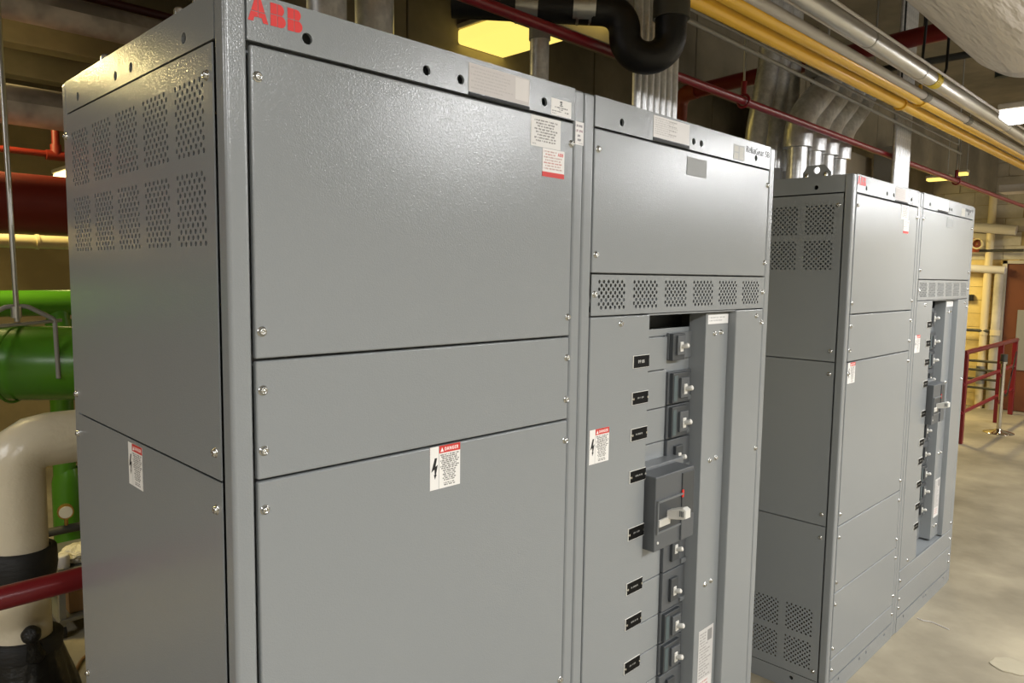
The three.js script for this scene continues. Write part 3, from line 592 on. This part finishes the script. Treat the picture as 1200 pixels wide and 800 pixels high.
{
  const o = thing('red_handrail', 'red painted handrail passing in front of the white pipe at left', 'railing');
  part('rail', cyl(V(-4.55, 0.972, -1.15), V(2.0, 0.972, -1.15), 0.0315, 24), mats.redRail, o);
  part('lower_rail', cyl(V(-4.55, 0.45, -1.15), V(2.0, 0.45, -1.15), 0.02, 16), mats.redRail, o);
  for (const x of [-2.6, -0.9, 0.8, 1.9]) part('post', cyl(V(x, 0, -1.15), V(x, 0.97, -1.15), 0.025, 16), mats.redRail, o);
}
{
  const o = thing('green_pipe', 'big dark green elbow pipe at left, behind the cabinet edge', 'pipe');
  part('pipe', tube([V(-0.75, 1.58, -4.4), V(0.12, 1.455, -2.55), V(0.95, 1.42, -2.2), V(2.6, 1.42, -2.1)], 0.16, 0.4, 70, 32), mats.green, o);
  part('weld', (() => { const g = new THREE.TorusGeometry(0.16, 0.006, 8, 40); g.applyQuaternion(new THREE.Quaternion().setFromUnitVectors(V(0, 0, 1), V(0.75, -0.08, 0.65).normalize())); g.translate(0.19, 1.452, -2.47); return g; })(), mats.green, o);
}
{
  const o = thing('light_green_pipe', 'bright green pipe with a tee dropping to a capped leg, behind the dark elbow', 'pipe');
  part('run', cyl(V(-4.5, 1.655, -3.7), V(5, 1.655, -3.7), 0.074, 28), mats.green, o);
  part('drop', cyl(V(0.64, 0.32, -3.7), V(0.64, 1.66, -3.7), 0.06, 28), mats.green, o);
  part('tee_collar', cyl(V(0.64, 1.50, -3.7), V(0.64, 1.56, -3.7), 0.068, 28), mats.green, o);
  part('tank', lathe([[0, 0.1], [0.04, 0.11], [0.075, 0.16], [0.08, 0.24], [0.08, 0.6], [0.06, 0.68]], V(0.65, 0, -3.7)), mats.green, o);
  part('foot', cyl(V(0.65, 0, -3.7), V(0.65, 0.13, -3.7), 0.03, 12), mats.darkPipe, o);
}
{
  const o = thing('pressure_gauge', 'small brass pressure gauge on a dark pipe in front of the green drop', 'gauge');
  part('feed_pipe', cyl(V(0.3, 0.4, -3.42), V(3.2, 0.43, -3.3), 0.024, 16), mats.darkPipe, o);
  part('stem', cyl(V(0.568, 0.42, -3.41), V(0.568, 0.47, -3.41), 0.01, 10), mats.brass, o);
  part('case', cyl(V(0.568, 0.505, -3.42), V(0.56, 0.507, -3.38), 0.04, 24), mats.brass, o);
  part('dial', cyl(V(0.5605, 0.507, -3.381), V(0.5598, 0.507, -3.377), 0.033, 24), mats.glassFace, o);
  part('support', cyl(V(2.9, 0, -3.31), V(2.9, 0.41, -3.31), 0.02, 10), mats.darkPipe, o);
}
{
  const o = thing('pipe_hanger', 'steel clevis hanger on a rod above the dark green elbow', 'hanger');
  part('rod', cyl(V(0.14, 3.74, -2.3), V(0.165, 1.64, -2.3), 0.010, 10), mats.steel, o);
  part('nut', cyl(V(0.163, 1.655, -2.3), V(0.163, 1.70, -2.3), 0.02, 6), mats.steel, o);
  part('strap', tube([V(0.03, 1.40, -2.3), V(0.035, 1.645, -2.3), V(0.13, 1.70, -2.3), V(0.2, 1.70, -2.3), V(0.295, 1.645, -2.3), V(0.3, 1.40, -2.3)], 0.009, 0.02, 60, 8), mats.galvBox, o);
  part('bolt', cyl(V(-0.02, 1.615, -2.3), V(0.32, 1.64, -2.3), 0.008, 10), mats.steel, o);
}
single('big_red_pipe', cyl(V(-4.55, 2.16, -3.0), V(6, 2.16, -3.0), 0.14, 40), mats.redBig, 'very thick brick red pipe high on the left, behind the vents', 'pipe');
{
  const o = thing('cream_pipe', 'cream pipe running under the thick red pipe at left', 'pipe'); part('pipe', cyl(V(-4.55, 1.995, -3.5), V(5.5, 1.995, -3.5), 0.036, 24), mats.cream, o); part('coupling', cyl(V(0.5, 1.995, -3.5), V(0.515, 1.995, -3.5), 0.041, 24), mats.cream, o);
}
single('grey_pipe', cyl(V(-4.55, 2.615, -3.0), V(2.0, 2.615, -3.0), 0.092, 36), mats.greyIns, 'lower grey insulated pipe at top left, just left of the cabinet corner', 'pipe', 'grey insulated pipes at top left');
single('grey_pipe', cyl(V(-4.55, 3.0, -2.72), V(2.0, 3.0, -2.72), 0.075, 36), mats.greyIns, 'upper grey insulated pipe cut by the top left corner of the picture', 'pipe', 'grey insulated pipes at top left');
single('dark_red_pipe', cyl(V(-4.55, 3.109, -2.75), V(2.2, 3.109, -2.75), 0.021, 16), mats.darkRed, 'thin dark brown pipe above the upper grey pipe at top left', 'pipe');
{
  const o = thing('sprinkler_branch', 'thin rust brown sprinkler pipe with a tee above the thick red pipe', 'pipe');
  part('run', cyl(V(-2, 2.49, -3.6), V(2.5, 2.48, -3.6), 0.018, 16), mats.redBig, o); part('riser', cyl(V(0.64, 2.48, -3.6), V(0.64, 2.74, -3.6), 0.02, 16), mats.redBig, o); part('tee', [cyl(V(0.59, 2.48, -3.6), V(0.69, 2.48, -3.6), 0.028, 16), cyl(V(0.64, 2.48, -3.6), V(0.64, 2.54, -3.6), 0.028, 16)], mats.redBig, o);
}
// cart
{
  const o = thing('utility_cart', 'small grey metal cart standing on the floor behind the red handrail', 'cart', null, V(0.4, 0, -2.95));
  for (const [x, z] of [[0.02, 0.02], [0.5, 0.02], [0.02, -0.38], [0.5, -0.38]]) { part('leg', bx(x - 0.014, x + 0.014, 0.06, 0.36, z - 0.014, z + 0.014), mats.cartMetal, o); part('caster', cyl(V(x - 0.012, 0.03, z), V(x + 0.012, 0.03, z), 0.03, 16), mats.rubber, o); }
  part('shelf', bx(0, 0.52, 0.33, 0.352, -0.4, 0.04, 0.004), mats.cartMetal, o); part('lower_shelf', bx(0, 0.52, 0.08, 0.1, -0.4, 0.04, 0.004), mats.cartMetal, o);
}
single('cardboard_box', bx(0.46, 0.66, 0.1005, 0.24, -3.2, -2.96, 0.004), mats.card, 'brown cardboard box on the lower shelf of the small cart', 'box');
{
  const g = new THREE.IcosahedronGeometry(1, 4), p = g.attributes.position; for (let i = 0; i < p.count; i++) { const x = p.getX(i), y = p.getY(i), z = p.getZ(i), f = 1 + 0.1 * Math.sin(x * 7 + z * 5) * Math.cos(y * 6 + x * 3); p.setXYZ(i, x * 0.085 * f, Math.max(y, -0.75) * 0.05 * f, z * 0.09 * f); } g.computeVertexNormals(); g.translate(0.52, 0.389, -3.02);
  single('rag_bundle', g, mats.cloth, 'crumpled white rag lying on top of the small cart', 'rag');
  single('white_jar', lathe([[0, 0], [0.028, 0], [0.028, 0.055], [0.024, 0.06], [0.024, 0.07], [0, 0.07]], V(0.44, 0.3525, -2.95), V(0, 1, 0), 20), mats.whiteCond, 'small pale jar on the small cart beside the rag', 'jar');
}
single('tan_cord', tube([V(0.2, 0.012, -2.2), V(0.42, 0.012, -2.62), V(0.9, 0.012, -3.0)], 0.007, 0.2, 30, 8), mats.card, 'thin tan cord on the floor in front of the small cart', 'cord');

// ---------- right end ----------
{
  const o = thing('red_railing', 'red railing with grey rails at the far end of the aisle', 'railing');
  for (const [x, h] of [[8.96, 1.06], [10.75, 1.06], [11.62, 1.06]]) part('post', bx(x - 0.03, x + 0.03, 0, h, -1.0, -0.94, 0.008), mats.redRail, o);
  part('top_rail', cyl(V(8.9, 1.05, -0.97), V(11.7, 1.05, -0.97), 0.028, 16), mats.redRail, o);
  part('rail', cyl(V(8.9, 0.69, -0.97), V(11.7, 0.69, -0.97), 0.022, 14), mats.redPipe, o); part('rail', cyl(V(8.9, 0.36, -0.97), V(11.7, 0.36, -0.97), 0.022, 14), mats.redPipe, o);
}
{
  const o = thing('stanchion_post', 'chrome stanchion post with a domed base in front of the red railing', 'post', null, V(10.01, 0, -0.796));
  part('base', lathe([[0, 0.05], [0.03, 0.05], [0.05, 0.035], [0.12, 0.022], [0.165, 0.008], [0.165, 0], [0, 0]], V(0, 0, 0)), mats.chrome, o);
  part('pole', cyl(V(0, 0.04, 0), V(0, 0.9, 0), 0.026, 20), mats.chrome, o); part('head', cyl(V(0, 0.88, 0), V(0, 0.975, 0), 0.038, 20), mats.darkPipe, o); part('collar', cyl(V(0, 0.86, 0), V(0, 0.885, 0), 0.04, 20), mats.chrome, o);
}
single('black_hose', tube([V(10.03, 0.9, -0.82), V(10.4, 0.45, -0.85), V(10.9, 0.33, -0.9), V(11.5, 0.9, -0.93)], 0.008, 0.3, 50, 8), mats.black, 'thin black hose sagging from the chrome post to the railing', 'hose');
{
  const cP = [['cream upright pipe on the far yellow wall, left of the pair', -1.42, 0.05], ['cream upright pipe on the far yellow wall, next to the brown door', -1.28, 0.055]];
  cP.forEach(([l, z, r], i) => { const o = thing('wall_pipe', l, 'pipe', 'cream upright wall pipes'); part('pipe', cyl(V(11.9, 0, z), V(11.9, i ? 2.0 : 3.1, z), r, 20), i ? mats.wallWhite : mats.cream, o); part('collar', cyl(V(11.9, 1.08, z), V(11.9, 1.16, z), r + 0.012, 20), mats.cream, o); if (!i) part('sleeve', cyl(V(11.9, 0.36, z), V(11.9, 0.62, z), r + 0.01, 20), mats.galvBox, o); });
}
single('wall_duct', cyl(V(11.86, 2.1, -2.6), V(11.86, 2.02, -1.2), 0.055, 20), mats.whiteCond, 'grey pipe lying level on the far wall above the yellow paint', 'pipe');
single('wall_duct', cyl(V(11.85, 2.74, -2.4), V(11.85, 2.58, -1.1), 0.07, 20), mats.whiteCond, 'upper pale pipe slanting across the far wall', 'pipe');
single('cross_pipe', cyl(V(11.86, 1.15, -2.8), V(11.86, 1.14, -1.35), 0.022, 14), mats.darkPipe, 'thin dark pipe crossing the yellow wall at mid height', 'pipe');
for (let i = 0; i < 4; i++) single('low_pipe', cyl(V(11.996, 0.68 - i * 0.13, -2.0), V(11.6, 0.72 - i * 0.13, -1.08), 0.018, 12), mats.darkPipe, ['highest', 'second', 'third', 'lowest'][i] + ' of the thin dark pipes low behind the red railing', 'pipe', 'low pipes behind the red railing');
single('switch_box', bx(11.93, 11.996, 1.57, 1.66, -1.72, -1.59, 0.004), mats.black, 'small black box on the yellow wall beside the farthest cabinet', 'box');
{
  const o = thing('wall_valve', 'brown valve with a handwheel on the far wall above the grey pipe', 'valve'); part('body', lathe([[0, -0.1], [0.04, -0.1], [0.06, 0], [0.04, 0.1], [0, 0.1]], V(11.84, 2.38, -1.58)), mats.rust, o);
  const g = new THREE.TorusGeometry(0.07, 0.012, 8, 20); g.rotateY(Math.PI / 2); g.translate(11.76, 2.4, -1.55); part('handwheel', g, mats.cream, o); part('stem', cyl(V(11.76, 2.4, -1.55), V(11.84, 2.39, -1.57), 0.012, 8), mats.brass, o); part('feed', cyl(V(11.86, 2.3, -2.4), V(11.86, 2.3, -1.0), 0.02, 10), mats.darkPipe, o);
}
// overhead clutter to the right
{ const o = thing('beige_duct', 'beige sheet metal duct behind the farther cabinets, left of the tube bundle', 'duct'); part('shell', bx(5.6, 7.2, 2.35, 3.05, -2.2, -1.5, 0.01), mats.beigeDuct, o); for (const x of [5.8, 7.0]) part('hanger', cyl(V(x, 3.04, -1.7), V(x, 3.76, -1.7), 0.008, 8), mats.steel, o); }
single('dark_column', bx(7.0, 7.3, 0, 3.12, -1.42, -1.18, 0.006), mats.galvBox, 'dark steel column behind the farther cabinets, right of the tube bundle', 'column');
{
  const o = thing('grey_speaker', 'small dark box hung on a bracket left of the tube bundle', 'box'); part('case', bx(5.05, 5.25, 2.44, 2.62, -1.3, -1.15, 0.01), mats.galvBox, o); part('bracket', cyl(V(5.15, 2.6, -1.25), V(5.15, 3.745, -1.25), 0.008, 8), mats.dark, o);
}
{
  const o = thing('slotted_strut', 'slotted steel strut under the ceiling left of the huge white pipe', 'bracket');
  const s = []; for (let i = 0; i < 12; i++) s.push(hole(2.62 + i * 0.085, 0.35, 0.014, 10));
  const g = sheet(2.55, 3.65, 0.32, 0.38, 0.004, s); g.rotateX(Math.PI / 2); g.translate(0, 3.05, -0.12); part('web', g, mats.steel, o); part('flange', [bx(2.55, 3.65, 3.05, 3.09, 0.198, 0.202), bx(2.55, 3.65, 3.05, 3.09, 0.258, 0.262)], mats.steel, o); part('rod', cyl(V(3.5, 3.05, 0.23), V(3.5, 3.74, 0.23), 0.006, 8), mats.steel, o); part('rod', cyl(V(2.7, 3.05, 0.23), V(2.7, 3.74, 0.23), 0.006, 8), mats.steel, o);
}
{
  const o = thing('dark_valve', 'dark green valve tucked between the red main and the huge white pipe', 'valve');
  part('body', lathe([[0, -0.12], [0.06, -0.12], [0.06, -0.08], [0.035, -0.06], [0.05, 0], [0.035, 0.06], [0.06, 0.08], [0.06, 0.12], [0, 0.12]], V(4.5, 3.18, 0.1), V(1, 0, 0.4)), mats.valve, o); part('bonnet', cyl(V(4.5, 3.18, 0.1), V(4.5, 3.02, 0.1), 0.035, 14), mats.valve, o); part('pipe', cyl(V(4.5, 3.18, -1), V(4.5, 3.18, 2.0), 0.022, 14), mats.darkPipe, o);
}
single('cable_tray', bx(9.0, 9.3, 2.83, 2.91, -0.78, 0.4, 0.004), mats.whiteCond, 'pale cable tray crossing under the ceiling far right', 'tray');
single('floor_scrap', tube([V(3.82, 0.003, 0.03), V(3.812, 0.003, 0.062), V(3.832, 0.003, 0.095), V(3.8, 0.003, 0.19)], 0.0024, 0.03, 30, 6), mats.whiteCond, 'thin white scrap of cord on the floor before the farther cabinets', 'scrap');

{
  const s = new THREE.Shape(); for (let i = 0; i < 28; i++) { const a = i / 28 * Math.PI * 2, r = 0.075 * (1 + 0.06 * Math.sin(a * 3 + 1) + 0.05 * Math.sin(a * 7)); s[i ? 'lineTo' : 'moveTo'](r * Math.cos(a), r * Math.sin(a)); }
  const g = new THREE.ExtrudeGeometry(s, { depth: 0.003, bevelEnabled: true, bevelSize: 0.006, bevelThickness: 0.002, bevelSegments: 2 }); g.rotateX(-Math.PI / 2); uvBox(g); g.translate(3.6, 0.001, 0.5);
  single('floor_patch', g, mats.patch, 'round cement patch raised on the floor at the bottom right', 'patch');
}

renderer.render(scene, camera);
